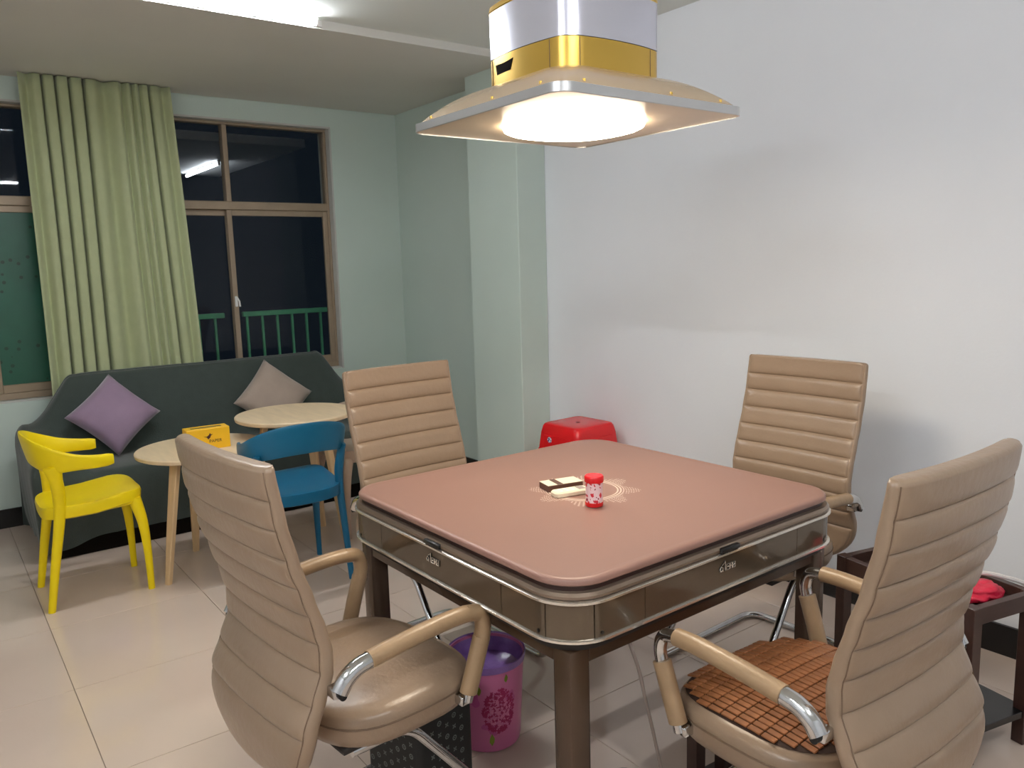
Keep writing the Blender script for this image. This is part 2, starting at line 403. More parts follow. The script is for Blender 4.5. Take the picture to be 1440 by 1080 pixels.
# side panels: corner arcs and three flat panels per side, with thin joints between
PO = .006
def panel_strip(pts, name):
    """pts: outline polyline in plan (outer face); thin panel z .643-.719"""
    inner = []
    n = len(pts); v = []; f = []
    for i, (x, y) in enumerate(pts):
        a = Vector(pts[max(0, i-1)]); b = Vector(pts[min(n-1, i+1)]); d = (b-a).normalized(); nn = Vector((d.y, -d.x))
        q = Vector((x, y)); inner.append(q-nn*.010)
    for (x, y), q in zip(pts, inner): v += [(x, y, .643), (x, y, .719), (q.x, q.y, .643), (q.x, q.y, .719)]
    for i in range(n-1):
        a, b = 4*i, 4*i+4; f += [[a, b, b+1, a+1], [a+2, a+3, b+3, b+2], [a+1, b+1, b+3, a+3], [a, a+2, b+2, b]]
    e = 4*(n-1); f += [[0, 1, 3, 2], [e, e+2, e+3, e+1]]
    return mesh_obj(name, v, f, TBROWN, tb, True, 35)
g = .0012
R = TR+PO; hx, hy = HX+PO, HY+PO
for q in range(4):
    sx, sy = ((1, 1), (-1, 1), (-1, -1), (1, -1))[q]
    cx, cy = sx*(hx-R), sy*(hy-R)
    arc = [(cx+R*math.cos(PI/2*q+PI/2*k/10), cy+R*math.sin(PI/2*q+PI/2*k/10)) for k in range(2, 9)]
    panel_strip(arc, 'corner_panel')
    # the straight side that follows this corner (counter-clockwise)
    A = Vector((cx, cy))+R*Vector((math.cos(PI/2*q+PI/2), math.sin(PI/2*q+PI/2)))
    q2 = (q+1) % 4; s2 = ((1, 1), (-1, 1), (-1, -1), (1, -1))[q2]
    B = Vector((s2[0]*(hx-R), s2[1]*(hy-R)))+R*Vector((math.cos(PI/2*q2), math.sin(PI/2*q2)))
    d = (B-A).normalized(); L = (B-A).length
    pre = [(cx+R*math.cos(PI/2*q+PI/2*k/10), cy+R*math.sin(PI/2*q+PI/2*k/10)) for k in (8.15, 8.6, 9, 9.5, 10)]
    c2 = Vector((s2[0]*(hx-R), s2[1]*(hy-R)))
    post = [(c2.x+R*math.cos(PI/2*q2+PI/2*k/10), c2.y+R*math.sin(PI/2*q2+PI/2*k/10)) for k in (0, .5, 1, 1.4, 1.85)]
    panel_strip(pre+[tuple(A+d*(.115-g))], 'side_panel')
    dr = panel_strip([tuple(A+d*(.115+g)), tuple(A+d*(L*.5)), tuple(A+d*(L-.115-g))], 'drawer_panel')
    panel_strip([tuple(A+d*(L-.115+g))]+post, 'side_panel')
    nn = Vector((d.y, -d.x)); mid = (A+B)/2
    # black finger slot in the upper rail and the drawer badge
    def P(t, o, z): p = mid+d*t+nn*o; return Vector((p.x, p.y, z))
    T = Matrix(((d.x, nn.x, 0, mid.x), (d.y, nn.y, 0, mid.y), (0, 0, 1, 0), (0, 0, 0, 1)))
    MB().box(-.036, .036, -.004, .0102, .729, .741, .004, 2, T).build('finger_slot', BOLT, tb)
    bd = MB(); bdk = MB()
    def stroke(pts):
        bdk.tube([P(t, .0010, z) for t, z in pts], .0021, 6, up=(nn.x, nn.y, 0)); bd.tube([P(t, .0026, z) for t, z in pts], .0011, 6, up=(nn.x, nn.y, 0))
    z0 = .682
    stroke([(-.030, z0), (-.034, z0+.006), (-.029, z0+.012), (-.023, z0+.009), (-.023, z0-.001)])
    stroke([(-.030, z0), (-.024, z0+.003)])
    stroke([(-.026, z0+.015), (-.017, z0+.020), (-.014, z0+.024), (-.014, z0+.001), (-.011, z0-.001)])
    stroke([(-.009, z0), (-.009, z0+.014), (.002, z0+.014), (.002, z0), (-.009, z0)]); stroke([(-.007, z0+.007), (.000, z0+.007)])
    stroke([(.005, z0), (.005, z0+.014), (.012, z0+.014), (.012, z0)]); stroke([(.005, z0+.007), (.012, z0+.007)])
    stroke([(.015, z0), (.015, z0+.014), (.024, z0+.014), (.024, z0), (.015, z0)]); stroke([(.017, z0+.005), (.022, z0+.009)])
    bdk.build('badge_outline', BOLT, dr); bd.build('drawer_badge', TRIM, dr)
    for sgn in (-1, 1):
        c = c2 if sgn > 0 else Vector((cx, cy))
        aa = PI/2*q2+PI/2*.085 if sgn > 0 else PI/2*q+PI/2*.915
        p = c+(R+.0008)*Vector((math.cos(aa), math.sin(aa))); n2 = Vector((math.cos(aa), math.sin(aa), 0))
        pp = Vector((p.x, p.y, .652)); MB().tube([pp-n2*.003, pp+n2*.0008], .0042, 12).build('screw_hole', BOLT, tb)
li = .455; lj = .445
for sx, sy in ((1, 1), (-1, 1), (-1, -1), (1, -1)):
    MB().box(sx*li-.029, sx*li+.029, sy*lj-.029, sy*lj+.029, 0, .612, .007, 2).build('leg', TLEG, tb)
for s in (-1, 1):
    MB().box(-li+.029, li-.029, s*lj-.024, s*lj+.024, .572, .634, .003, 1).build('apron', TLEG, tb, False)
    MB().box(s*li-.024, s*li+.024, -lj+.029, lj-.029, .572, .634, .003, 1).build('apron', TLEG, tb, False)
MB().box(-.36, .36, -.35, .35, .50, .612, .03, 3).build('machine_tray', DARKPL, tb)
top_z = .7718
# things on the table
cn = thing('canister', 'small red capped canister with pink floral print on the table', 'canister', (1.412, 1.535, top_z))
MB().lathe([(.0225, 0), (.0245, .002), (.0245, .012)], seg=28).build('base_ring', RED, cn)
MB().lathe([(.0235, .012), (.0228, .03), (.0235, .068)], seg=28).build('body', CAN, cn)
MB().lathe([(.0255, .067), (.0262, .07), (.0262, .081), (.0235, .0845), (.0, .085)], seg=28, cap1=False).build('cap', RED, cn)
pk = thing('card_box', 'small flat white and brown box on the table print', 'box', (1.459, 1.728, top_z), math.radians(-13))
MB().box(-.057, .057, -.030, .030, 0, .019, .0015, 1).build('body', BROWNPR, pk, False)
MB().box(-.0565, .0565, -.0295, .0295, .019, .0196).build('top_sheet', CREAM, pk, False)
MB().box(-.026, -.008, -.0295, .0295, .0196, .0201).build('print_band', BROWNPR, pk, False)
rc = thing('remote_control', 'cream remote control lying in front of the white and brown box', 'remote', (1.432, 1.657, top_z), math.radians(-13))
MB().rsq([(-.003, 0), (0, .003), (0, .012), (-.004, .016)], .013, .055, .022, 5).build('body', CREAM, rc)
MB().box(.022, .044, -.014, .014, .0158, .0166).build('display', GCABLE, rc, False)
for k in range(3):
    for j in (-1, 1): MB().box(-.036+k*.018, -.027+k*.018, j*.008-.003, j*.008+.003, .0155, .0172, .001, 1).build('button', WHITEPL, rc)

# ------------------------------------------------------------------ bow chairs
OFF = [(1.06, -.004), (1.05, 0), (.94, .018), (.85, .040), (.77, .066), (.70, .088), (.65, .100), (.60, .099), (.55, .080), (.49, .056), (.43, .046), (.30, .050)]
THK = [(1.06, .036), (.95, .042), (.75, .044), (.62, .050), (.50, .054), (.40, .052), (.30, .045)]
WID = [(1.06, .236), (1.0, .237), (.85, .238), (.70, .238), (.60, .238), (.50, .240), (.42, .236), (.30, .22)]
ZB0, ZT0 = .335, 1.056
RIBS = [ZB0, .475, .54, .605, .668, .732, .796, .86, .924, .985, ZT0]
def rib(z):
    for a, b in zip(RIBS, RIBS[1:]):
        if a <= z <= b:
            s = (z-a)/(b-a); first, last = a == ZB0, b == ZT0
            d0 = 9 if first else s*(b-a); d1 = 9 if last else (1-s)*(b-a)
            e = min(d0, d1); return 1-math.exp(-(e/.006)) if e < 1 else 1
    return 1
def back_pt(z, u, side):
    """point on the backrest: u in -1..1 across, side +1 front, -1 back"""
    w = lerp_tab(WID, z); t = lerp_tab(THK, z); y = -.30+lerp_tab(OFF, z)
    # rounded lower corners and slightly rounded upper ones
    zb, rb = ZB0, .15
    if z < zb+rb: w -= rb-math.sqrt(max(0, rb*rb-(zb+rb-z)**2))
    zt, rt = ZT0, .012
    if z > zt-rt: w -= rt-math.sqrt(max(0, rt*rt-(z-zt+rt)**2)); t *= .45+.55*math.sqrt(max(0, 1-((z-zt+rt)/rt)**2))
    if z < zb+.03: t *= .5+.5*math.sqrt(max(0, 1-((zb+.03-z)/.03)**2))
    edge = max(0, 1-abs(u)**16)**.5
    mask = 1/(1+math.exp((abs(u)-.945)*90))
    groove = (1-rib(z))*(.009 if side > 0 else .0075)*mask
    seam = .003*math.exp(-((abs(u)-.955)/.012)**2)
    h = t/2*edge
    yy = y-t/2-.016*(1-u*u)+side*(h-min(h*.7, groove+seam))
    return Vector((u*w, yy, z))
def zlevels():
    zs = set()
    for k in range(9): zs.add(ZB0+.035*(k/8)**2); zs.add(ZT0-.024*(k/8)**2)
    for a, b in zip(RIBS, RIBS[1:]):
        n = 9
        for k in range(n+1):
            s = .5-.5*math.cos(PI*k/n); s = .5*s+.5*(k/n); zs.add(a+(b-a)*s)
        for d in (.002, .005): zs.add(min(ZT0, a+d)); zs.add(max(ZB0, b-d))
    return sorted(round(z, 5) for z in zs if ZB0 <= z <= ZT0)
US = [-1, -.993, -.98, -.967, -.955, -.943, -.925, -.85, -.65, -.35, 0, .35, .65, .85, .925, .943, .955, .967, .98, .993, 1]
def seat_outline(k, s=1.0):
    a = 2*PI*k/48; c, d = math.cos(a), math.sin(a)
    e = .62
    x = .248*s*math.copysign(abs(c)**e, c); y = math.copysign(abs(d)**e, d)
    y = (.205*s*y if y > 0 else .215*s*y)
    return x, y
def seat_top(x, y):
    q = min(1, (abs(x)/.248)**3+(abs(y)/.21)**3); return .468+.014*(1-q)-.012*max(0, y/.2)**3
CHAIR_DATA = {}
def make_chair(label, loc, rz, worn):
    ch = thing('office_chair', label, 'chair', loc, rz, 'tan leather chairs around the mahjong table')
    key = 'w' if worn else 'n'
    def part(name, fn, m, parent=ch, tag_=''):
        k = name+tag_
        if k in CHAIR_DATA:
            o = bpy.data.objects.new(name, CHAIR_DATA[k]); COL.objects.link(o); o.parent = parent; return o
        mb = fn(); o = mb.build(name, m, parent, True, 50); CHAIR_DATA[k] = o.data; return o
    def backrest():
        L = []
        for z in zlevels():
            L.append([back_pt(z, u, 1) for u in US]+[back_pt(z, u, -1) for u in US[::-1][1:-1]])
        return MB().loops(L)
    bk = part('backrest', backrest, LEATHER)
    for s in (-1, 1):
        def piping(s=s):
            return MB().tube([back_pt(z, s*.955, -1)+Vector((0, -.0002, 0)) for z in [ZB0+.05+k*(ZT0-ZB0-.06)/40 for k in range(41)]], .0017, 6)
        part('piping', piping, SEAM, bk, str(s))
    def seat():
        L = []
        for sc, zz in ((.90, .385), (.97, .392), (1.0, .41), (1.0, .443), (.995, .455), (.965, None), (.9, None), (.8, None), (.65, None), (.45, None), (.2, None)):
            lo = []
            for k in range(48):
                x, y = seat_outline(k, sc)
                lo.append((x, y, zz if zz else seat_top(x, y)-(.006 if sc > .95 else 0)))
            L.append(lo)
        return MB().loops(L)
    st = part('seat', seat, LEATHER)
    def seat_pipe():
        P = [seat_outline(k, 1.003) for k in range(49)]
        return MB().tube([(x, y, .437) for x, y in P], .0022, 6)
    part('seat_piping', seat_pipe, SEAM, st)
    part('underseat_board', lambda: MB().box(-.19, .19, -.18, .16, .372, .389, .004, 1), DARKPL)
    for s in (-1, 1):
        X = .268*s
        ar = part('armrest', lambda: MB().tube(crom([(X, -.150, .617), (X, -.06, .626), (X, .05, .633), (X, .112, .632)], 6), .021, 14, .0195), SLEEVE, ch, str(s))
        bend = crom([(X, .110, .632), (X, .148, .622), (X, .160, .590), (X, .154, .556)], 6)
        if worn: part('worn_bend', lambda: MB().tube(bend, .0145, 14), CHROME, ar, str(s))
        else: part('sleeve_bend', lambda: MB().tube(bend, .0198, 14), SLEEVE, ar, str(s))
        part('arm_post', lambda: MB().tube([(X, .155, .562), (X*.995, .130, .49), (X*.985, .112, .435)], .019, 14, .0225, up=(0, 1, 0)), SLEEVE, ar, str(s))
        part('elbow', lambda: MB().tube(crom([(X, -.146, .6165), (X, -.178, .611), (X, -.205, .596), (X*.995, -.222, .572)], 5), .0185, 14).box(X-.018*s-.016, X-.018*s+.016, -.234, -.206, .556, .580, .004, 2), CHROME, ar, str(s))
        part('bolt', lambda: MB().tube([(X-.004*s, -.221, .567), (X+.013*s, -.221, .567)], .0085, 14), BOLT, ar, str(s))
        part('seat_bracket', lambda: MB().tube([(X*.985, .118, .447), (X*.98, .108, .415)], .0135, 12).box(min(.235*s, .268*s), max(.235*s, .268*s), .088, .118, .408, .432, .004, 2), CHROME, ar, str(s))
    def sled():
        h = .2; P = [(-.17, -.15, .362), (-.175, .0, .362), (-h, .285, .0135), (-h, -.30, .0135), (h, -.30, .0135), (h, .285, .0135), (.175, .0, .362), (.17, -.15, .362)]
        return MB().tube(fillet(P, [.05, .07, .07, .07, .07, .05], 7), .0125, 12)
    fr = part('sled_frame', sled, CHROME)
    part('cross_tube', lambda: MB().tube([(-.17, -.12, .362), (.17, -.12, .362)], .010, 10), CHROME, fr)
    return ch
def chair_at(label, bx, by, face, worn):
    """bx,by = top centre of the back; face = direction the sitter looks, degrees"""
    f = Vector((math.cos(math.radians(face)), math.sin(math.radians(face))))
    return make_chair(label, (bx+.30*f.x, by+.30*f.y, 0), math.radians(face-90), worn)
CA = chair_at('tan leather office chair seen from behind beside the yellow chair', .500, 1.682, 5.5, False)
CB = chair_at('tan leather office chair with the bamboo mat on its seat', 1.477, .652, 89.3, True)
CC = chair_at('tan leather office chair facing us between the table and the round wooden table', 1.452, 2.655, -86.5, False)
CD = chair_at('tan leather office chair against the white wall on the far right of the table', 2.565, 1.662, 182, False)

# bamboo seat mat on the near right chair
mt = thing('bamboo_seat_mat', 'brown bamboo tile seat mat on the near right office chair', 'seat mat', CB.location+Vector((0, 0, .0)), CB.rotation_euler.z)
nx, ny, tw, td = 26, 12, .0172, .0335
mt0 = None
back = MB(); bl = []
tile_mesh = None
for i in range(nx):
    for j in range(ny):
        x = (i-(nx-1)/2)*tw; y = (j-(ny-1)/2)*td+.0
        if (abs(x)/.222)**3.2+(abs(y)/.198)**3.2 > 1: continue
        z = seat_top(x, y)+.0045+random.uniform(-.0006, .0006)
        if not tile_mesh:
            mt0 = MB().box(-tw/2+.0016, tw/2-.0016, -td/2+.0011, td/2-.0011, -.002, .0025, .0012, 1).build('bamboo_tile', BAMBOO, mt, False); tile_mesh = mt0.data; o = mt0
        else:
            o = bpy.data.objects.new('bamboo_tile', tile_mesh); COL.objects.link(o); o.parent = mt
        o.location = (x, y, z)
        e = .02; o.rotation_euler = (math.atan2(seat_top(x, y+e)-seat_top(x, y-e), 2*e), -math.atan2(seat_top(x+e, y)-seat_top(x-e, y), 2*e), random.uniform(-.02, .02))
L = []
for sc in (1.0, .97, .8, .5, .2):
    lo = []
    for k in range(40):
        a = 2*PI*k/40; c, d = math.cos(a), math.sin(a); x = .226*sc*math.copysign(abs(c)**.62, c); y = .203*sc*math.copysign(abs(d)**.62, d)
        lo.append((x, y, seat_top(x, y)+(.001 if sc < 1 else -.001)+.0008))
    L.append(lo)
MB().loops(L, False, True).build('backing_cloth', CORD, mt)

# ------------------------------------------------------------------ hanging lamp
lp = thing('mahjong_lamp', 'square gold and silver lamp hanging over the mahjong table', 'lamp', (1.507, 1.703, 0))
LH = .328
MB().rsq([(-.004, 1.798), (0, 1.799), (.0, 1.820), (-.006, 1.822), (-.012, 1.822)], .045, LH, LH, 8, False, False).build('rim', STEEL, lp)
MB().rsq([(-.003, 1.801), (-.003, 1.804)], .045, LH, LH, 8).build('underside', UNDER, lp, False)
def dome():
    L = []; n = 11
    for k in range(n+1):
        t = k/n; half = LH-.008-(LH-.008-.178)*t; z = 1.821+.078*math.sin(t*PI/2)**.9; rad = .042+.05*t
        L.append([(x, y, z) for x, y in rrect(half, half, rad, 8)])
    return MB().loops(L, False, True)
MB().add(*(lambda b: (b.v, b.f))(dome())).build('shell', ROSE, lp, True, 60)
def body_loop(b, bulge, z, rad=.05):
    out = []
    for x, y in rrect(b, b, rad, 5):
        pass
    N_ = 12
    for q in range(4):
        a0 = PI/2*q
        for k in range(N_):
            t = -1+2*k/N_; px, py = b+bulge*(1-t*t), b*t
            lim = .88
            if abs(t) > lim: px -= (abs(t)-lim)/(1-lim)*.012
            out.append((px*math.cos(a0)-py*math.sin(a0), px*math.sin(a0)+py*math.cos(a0), z))
    return out
bb, bu = .166, .022
MB().loops([body_loop(bb, bu, z) for z in (1.893, 1.974)]).build('lower_band', GOLD, lp, True, 35)
MB().loops([body_loop(bb+.001, bu, z) for z in (1.9755, 2.096)]).build('upper_band', SILVER, lp, True, 35)
MB().loops([body_loop(bb, bu, 2.0965), body_loop(bb+.002, bu, 2.099), body_loop(bb, bu, 2.112), body_loop(bb-.02, bu, 2.122)]).build('top_band', GOLD, lp, True, 35)
for q in range(4):
    a0 = PI/2*q; c, s = math.cos(a0), math.sin(a0)
    if q == 2:
        v = []; n = 9
        for dep in (-.02, .0012):
            for k in range(n):
                e = k/(n-1); tt, tb_ = -.66+.54*e, -.62+.42*e
                for t, z in ((tt, 1.957-.003*math.sin(e*PI)), (tb_, 1.930)):
                    px, py = bb+bu*(1-t*t)+dep, bb*t; v.append((px*c-py*s, px*s+py*c, z))
        f = []
        for k in range(n-1):
            a = 2*k; b = 2*n+2*k; f += [[a, a+1, a+3, a+2], [b, b+2, b+3, b+1], [a, a+2, b+2, b], [a+1, b+1, b+3, a+3]]
        f += [[0, 2*n, 2*n+1, 1], [2*n-2, 2*n-1, 4*n-1, 4*n-2]]
        mesh_obj('vent_opening', v, f, VENT_SHADE, lp, False)
    for t in (-.78, .70):
        px, py = bb+bu*(1-t*t)+.0006, bb*t
        MB().tube([(px*c-py*s, px*s+py*c, z) for z in (1.896, 1.972)], .0010, 5).build('panel_joint', SEAM, lp)
    for t in (-.24, 0.05, .24):
        for_ = LH-.018
        MB().tube([(for_*c-t*s, for_*s+t*c, 1.826), (for_*c-t*s, for_*s+t*c, 1.8345)], .004, 8).build('screw', GOLD, lp)
LAMP = emit('lamp_diffuser', LAMP_COL, LAMP_LIGHT)
MB().loops([[(r*math.copysign(abs(math.cos(a))**.85, math.cos(a)), r*math.copysign(abs(math.sin(a))**.85, math.sin(a)), z) for a in (2*PI*k/48 for k in range(48))]
            for r, z in ((.184, 1.802), (.186, 1.795), (.183, 1.787), (.17, 1.781), (.0, 1.779))], False, False).build('diffuser', LAMP, lp)
MB().lathe([(.022, 2.12), (.022, 2.555)], seg=20).build('ceiling_pole', STEEL, lp)
MB().lathe([(.07, 2.55), (.075, 2.556), (.075, ZC)], seg=28).build('ceiling_rose', STEEL, lp)

# ------------------------------------------------------------------ horn-back plastic chairs
def horn_chair(label, loc, rz, m):
    ch = thing('plastic_chair', label, 'chair', loc, rz, 'plastic chairs at the round tables')
    # back band with arm tips
    plan = [(-.205, .095), (-.222, .03), (-.225, -.05), (-.205, -.125), (-.155, -.178), (-.08, -.202), (0, -.21)]
    zc = [.635, .637, .646, .660, .680, .692, .695]; hh = [.027, .029, .036, .054, .066, .070, .071]
    plan = plan+[(-x, y) for x, y in plan[-2::-1]]; zc = zc+zc[-2::-1]; hh = hh+hh[-2::-1]
    P = crom([(x, y, z) for (x, y), z in zip(plan, zc)], 5); H = [p.x for p in crom([(h, 0, 0) for h in hh], 5)]
    L = []; n = len(P)
    for i, p in enumerate(P):
        t = (P[min(i+1, n-1)]-P[max(0, i-1)]); t.z = 0; t.normalize(); out = Vector((-t.y, t.x, 0))
        if out.dot(Vector((p.x, p.y+.02, 0))) < 0: out = -out
        th = .010; h = H[i]; endf = min(1, .82+min(i, n-1-i)*.12)
        loop = []
        for a in (k*2*PI/14 for k in range(14)):
            ca, sa = math.cos(a), math.sin(a)
            o_ = th*math.copysign(abs(ca)**.7, ca); v_ = h*endf*math.copysign(abs(sa)**.45, sa)
            lean = .20*v_*max(0, min(1, (-p.y+.05)/.2))
            loop.append(p+out*(o_+lean)+Vector((0, 0, v_)))
        L.append(loop)
    MB().loops(L).build('back_band', m, ch)
    # saddle seat
    L = []
    for sc, dz in ((.90, -.058), (.98, -.052), (1.0, -.014), (.985, -.002), (.95, 0), (.8, 0), (.55, 0), (.25, 0)):
        lo = []
        for k in range(40):
            a = 2*PI*k/40; c, d = math.cos(a), math.sin(a)
            x = .203*sc*math.copysign(abs(c)**.46, c); y = .205*sc*math.copysign(abs(d)**.46, d)+.012
            x *= 1-.10*max(0, -y/.2)
            z = .445+.030*max(0, (y+.02)/.2)**1.5*(1-.45*max(0, (y-.12)/.1))+.012*(abs(x)/.2)**2-.006*(1-sc)
            lo.append((x, y, z+dz))
        L.append(lo)
    MB().loops(L).build('seat', m, ch)
    for s in (-1, 1):
        P = crom([(s*.182, -.198, 0), (s*.180, -.165, .20), (s*.178, -.130, .40), (s*.180, -.122, .50), (s*.192, -.130, .59), (s*.199, -.136, .635)], 5)
        n = len(P); ra = [.0125+.011*(i/(n-1)) if i < n*.65 else .0197-.03*(i/n-.65) for i in range(n)]
        rb = [.015+.011*min(1, i/(n*.55)) if i < n*.72 else .026+.05*(i/n-.72) for i in range(n)]
        MB().tube(P, ra, 12, rb, up=(0, 1, 0)).build('rear_leg', m, ch)
        P = crom([(s*.182, .204, 0), (s*.180, .203, .18), (s*.176, .194, .32), (s*.160, .172, .43)], 5)
        n = len(P); ra = [.0125+.012*(i/(n-1))**1.4 for i in range(n)]
        MB().tube(P, ra, 12, [r_*1.15 for r_ in ra], up=(0, 1, 0)).build('front_leg', m, ch)
        MB().tube([(s*.170, -.13, .42), (s*.172, .03, .418), (s*.168, .175, .425)], .014, 8, .018).build('seat_rail', m, ch)
    return ch
horn_chair('bright yellow plastic chair with horn shaped back in front of the sofa', (.525, 3.97, 0), -PI/2, YELLOW)
horn_chair('blue plastic chair with horn shaped back tucked behind the near left leather chair', (1.315, 3.49, 0), math.radians(-2), BLUE)
horn_chair('beige plastic chair mostly hidden behind the tan leather chair', (1.925, 3.98, 0), PI/2, BEIGE)

# ------------------------------------------------------------------ round wooden tables
def round_table(label, x, y, h, r, angs, rt, rf):
    t = thing('round_table', label, 'table', (x, y, 0), 0, 'small round wooden tables by the sofa')
    MB().lathe([(r-.012, h-.024), (r-.002, h-.019), (r, h-.012), (r, h-.004), (r-.004, h), (0, h)], seg=64, cap1=False).build('table_top', WOOD, t, True, 30)
    MB().lathe([(.10, h-.045), (.10, h-.024)], seg=24).build('hub_plate', WOODLEG, t)
    for a in angs:
        ca, sa = math.cos(math.radians(a)), math.sin(math.radians(a))
        P = [Vector((ca*rf, sa*rf, 0)), Vector((ca*(rt*.35+rf*.65), sa*(rt*.35+rf*.65), h*.35)), Vector((ca*rt, sa*rt, h-.024))]
        L = []
        for p, wd, tk in zip(P, (.014, .020, .026), (.011, .013, .014)):
            tx, ty = -sa, ca
            L.append([p+Vector((tx*wd*i+ca*tk*j, ty*wd*i+sa*tk*j, 0)) for i, j in ((1, .7), (.8, 1), (-.8, 1), (-1, .7), (-1, -.7), (-.8, -1), (.8, -1), (1, -.7))])
        MB().loops(L).build('leg', WOODLEG, t, True, 30)
    return t
round_table('lower round wooden table carrying the yellow tissue box', 1.035, 3.905, .60, .30, (207, 91, -31), .16, .262)
round_table('taller round wooden table in front of the taupe pillow', 1.515, 3.915, .70, .30, (44, -56, 176), .16, .262)
tz = .60
bx = thing('tissue_box', 'yellow cardboard tissue box with dark bird print', 'tissue box', (1.045, 3.85, tz), math.radians(-3))
MB().box(-.098, .098, -.045, .045, 0, .10, .002, 1).build('body', YBOX, bx, False)
MB().box(-.07, .07, -.010, .010, .0999, .1006).build('slot', BOLT, bx, False)
bird = [(-.024, .064), (-.008, .062), (.002, .070), (.007, .079), (.010, .072), (.020, .071), (.011, .066), (.006, .055), (-.003, .048), (-.008, .058)]
v = [(x, -.0456, z) for x, z in bird]+[(x, -.0450, z) for x, z in bird]; n = len(bird)
mesh_obj('bird_print', v, [list(range(n)), list(range(n, 2*n))[::-1]]+[[k, (k+1) % n, n+(k+1) % n, n+k] for k in range(n)], INK, bx, False)
fc = bpy.data.curves.new('lettering', 'FONT'); fc.body = 'PAPER'; fc.size = .021; fc.extrude = .0003; fc.align_x = 'CENTER'
fo = bpy.data.objects.new('lettering', fc); COL.objects.link(fo)
bpy.context.view_layer.update(); me = bpy.data.meshes.new_from_object(fo); bpy.data.objects.remove(fo)
me.materials.clear(); me.materials.append(INK); fo = bpy.data.objects.new('lettering', me); COL.objects.link(fo); fo.parent = bx
fo.location = (.030, -.0456, .032); fo.rotation_euler = (PI/2, 0, 0)

# ------------------------------------------------------------------ sofa under its cover
sf = thing('sofa', 'long sofa under a dark green fabric cover below the window', 'sofa', (0, 0, 0))
prof_full = [(4.47, .095), (4.455, .25), (4.465, .405), (4.55, .432), (4.80, .425), (4.94, .435), (4.99, .60), (5.06, .80), (5.09, .862), (5.128, .866), (5.145, .80), (5.148, .07)]
prof_arm = [(4.48, .05), (4.44, .28), (4.45, .47), (4.52, .53), (4.72, .545), (4.88, .56), (4.98, .59), (5.04, .615), (5.08, .625), (5.12, .62), (5.142, .56), (5.148, .05)]
prof_side = [(4.50, .04), (4.50, .10), (4.50, .20), (4.56, .22), (4.7, .22), (4.85, .22), (4.96, .22), (5.02, .22), (5.07, .22), (5.11, .2), (5.135, .15), (5.145, .04)]
prof_hem = [(4.52, .03)]+[(y, .03) for y, z in prof_side[1:]]
def mixp(a, b, t): return [(y0+(y1-y0)*t, z0+(z1-z0)*t) for (y0, z0), (y1, z1) in zip(a, b)]
SX0, SX1 = .362, 2.47
st_ = [(SX0+.035, prof_hem), (SX0+.012, prof_side), (SX0+.0, mixp(prof_side, prof_arm, .75)), (SX0+.03, mixp(prof_side, prof_arm, .97)), (SX0+.09, prof_arm), (SX0+.15, mixp(prof_arm, prof_full, .20)),
       (SX0+.20, mixp(prof_arm, prof_full, .46)), (SX0+.25, mixp(prof_arm, prof_full, .76)), (SX0+.295, mixp(prof_arm, prof_full, .98)), (SX0+.36, prof_full)]
mid_ = [(SX0+.36+(SX1-SX0-.72)*k/8, prof_full) for k in range(1, 8)]
sts = st_+mid_+[(SX0+SX1-x, p) for x, p in st_[::-1]]
def smooth_grid(sts, n=4, mseg=4):
    # profiles refined along themselves, then along x
    rows = []
    for x, p in sts: rows.append(crom([(x, y, z) for y, z in p], mseg))
    out = []
    cols = [crom([r[j] for r in rows], n) for j in range(len(rows[0]))]
    for i in range(len(cols[0])): out.append([cols[j][i] for j in range(len(cols))])
    return out
G = smooth_grid(sts)
for row in G:
    for p in row:
        d = noise.noise(Vector((p.x*3.1, p.y*4, p.z*5)))*.010+noise.noise(Vector((p.x*9, p.y*7, p.z*6)))*.004
        end = 1 if p.x < .70 or p.x > 2.15 else .35
        fold = .012*math.sin(p.x*38+p.z*6)*max(0, 1-p.z/.42)*(1 if p.y < 4.6 else .3)
        p.y += (d*end*1.2-fold*.5)*(1 if p.y < 5.0 else .15); p.z += d*end*(1 if p.z > .15 else .3); p.z = max(.02, p.z)
        if p.x < .45: p.x += .010*math.sin(p.y*34+p.z*5)*max(0, 1-p.z/.5)
nC = len(G[0]); V = [p for r in G for p in r]
cov = mesh_obj('cover', V, [[i*nC+j, i*nC+j+1, (i+1)*nC+j+1, (i+1)*nC+j] for i in range(len(G)-1) for j in range(nC-1)], COVER, sf)
MB().box(SX0+.08, SX1-.08, 4.50, 5.11, 0, .36, .01, 2).build('base', VENT_SHADE, sf)  # black block below the hem, standing in for the shade under the sofa
def pillow(label, x, y, z, side, roll, tilt, m):
    n = 22; a = side/2; V = []; 
    def pt(i, j, s):
        u, v = -1+2*i/n, -1+2*j/n
        pin = 1-.07*(1-u*u)*(v*v)**1.0; pin2 = 1-.07*(1-v*v)*(u*u)
        t = .075*((1-u**4)*(1-v**4))**.55*(1+.08*noise.noise(Vector((u*2, v*2, s))))
        return Vector((a*u*pin2, s*t, a*v*pin))
    idx = {}
    for s in (1, -1):
        for i in range(n+1):
            for j in range(n+1):
                edge = i in (0, n) or j in (0, n)
                k = (i, j, 0 if edge else s)
                if k not in idx: idx[k] = len(V); V.append(pt(i, j, 0 if edge else s))
    F = []
    for s in (1, -1):
        g_ = lambda i, j: idx[(i, j, 0 if (i in (0, n) or j in (0, n)) else s)]
        for i in range(n):
            for j in range(n): F.append([g_(i, j), g_(i+1, j), g_(i+1, j+1), g_(i, j+1)])
    o = mesh_obj('pillow', V, F, m)
    o.rotation_euler = (Matrix.Rotation(tilt, 3, 'X') @ Matrix.Rotation(roll, 3, 'Y')).to_euler(); o.location = (x, y, z)
    return tag(o, label, 'pillow', 'scatter pillows on the sofa')
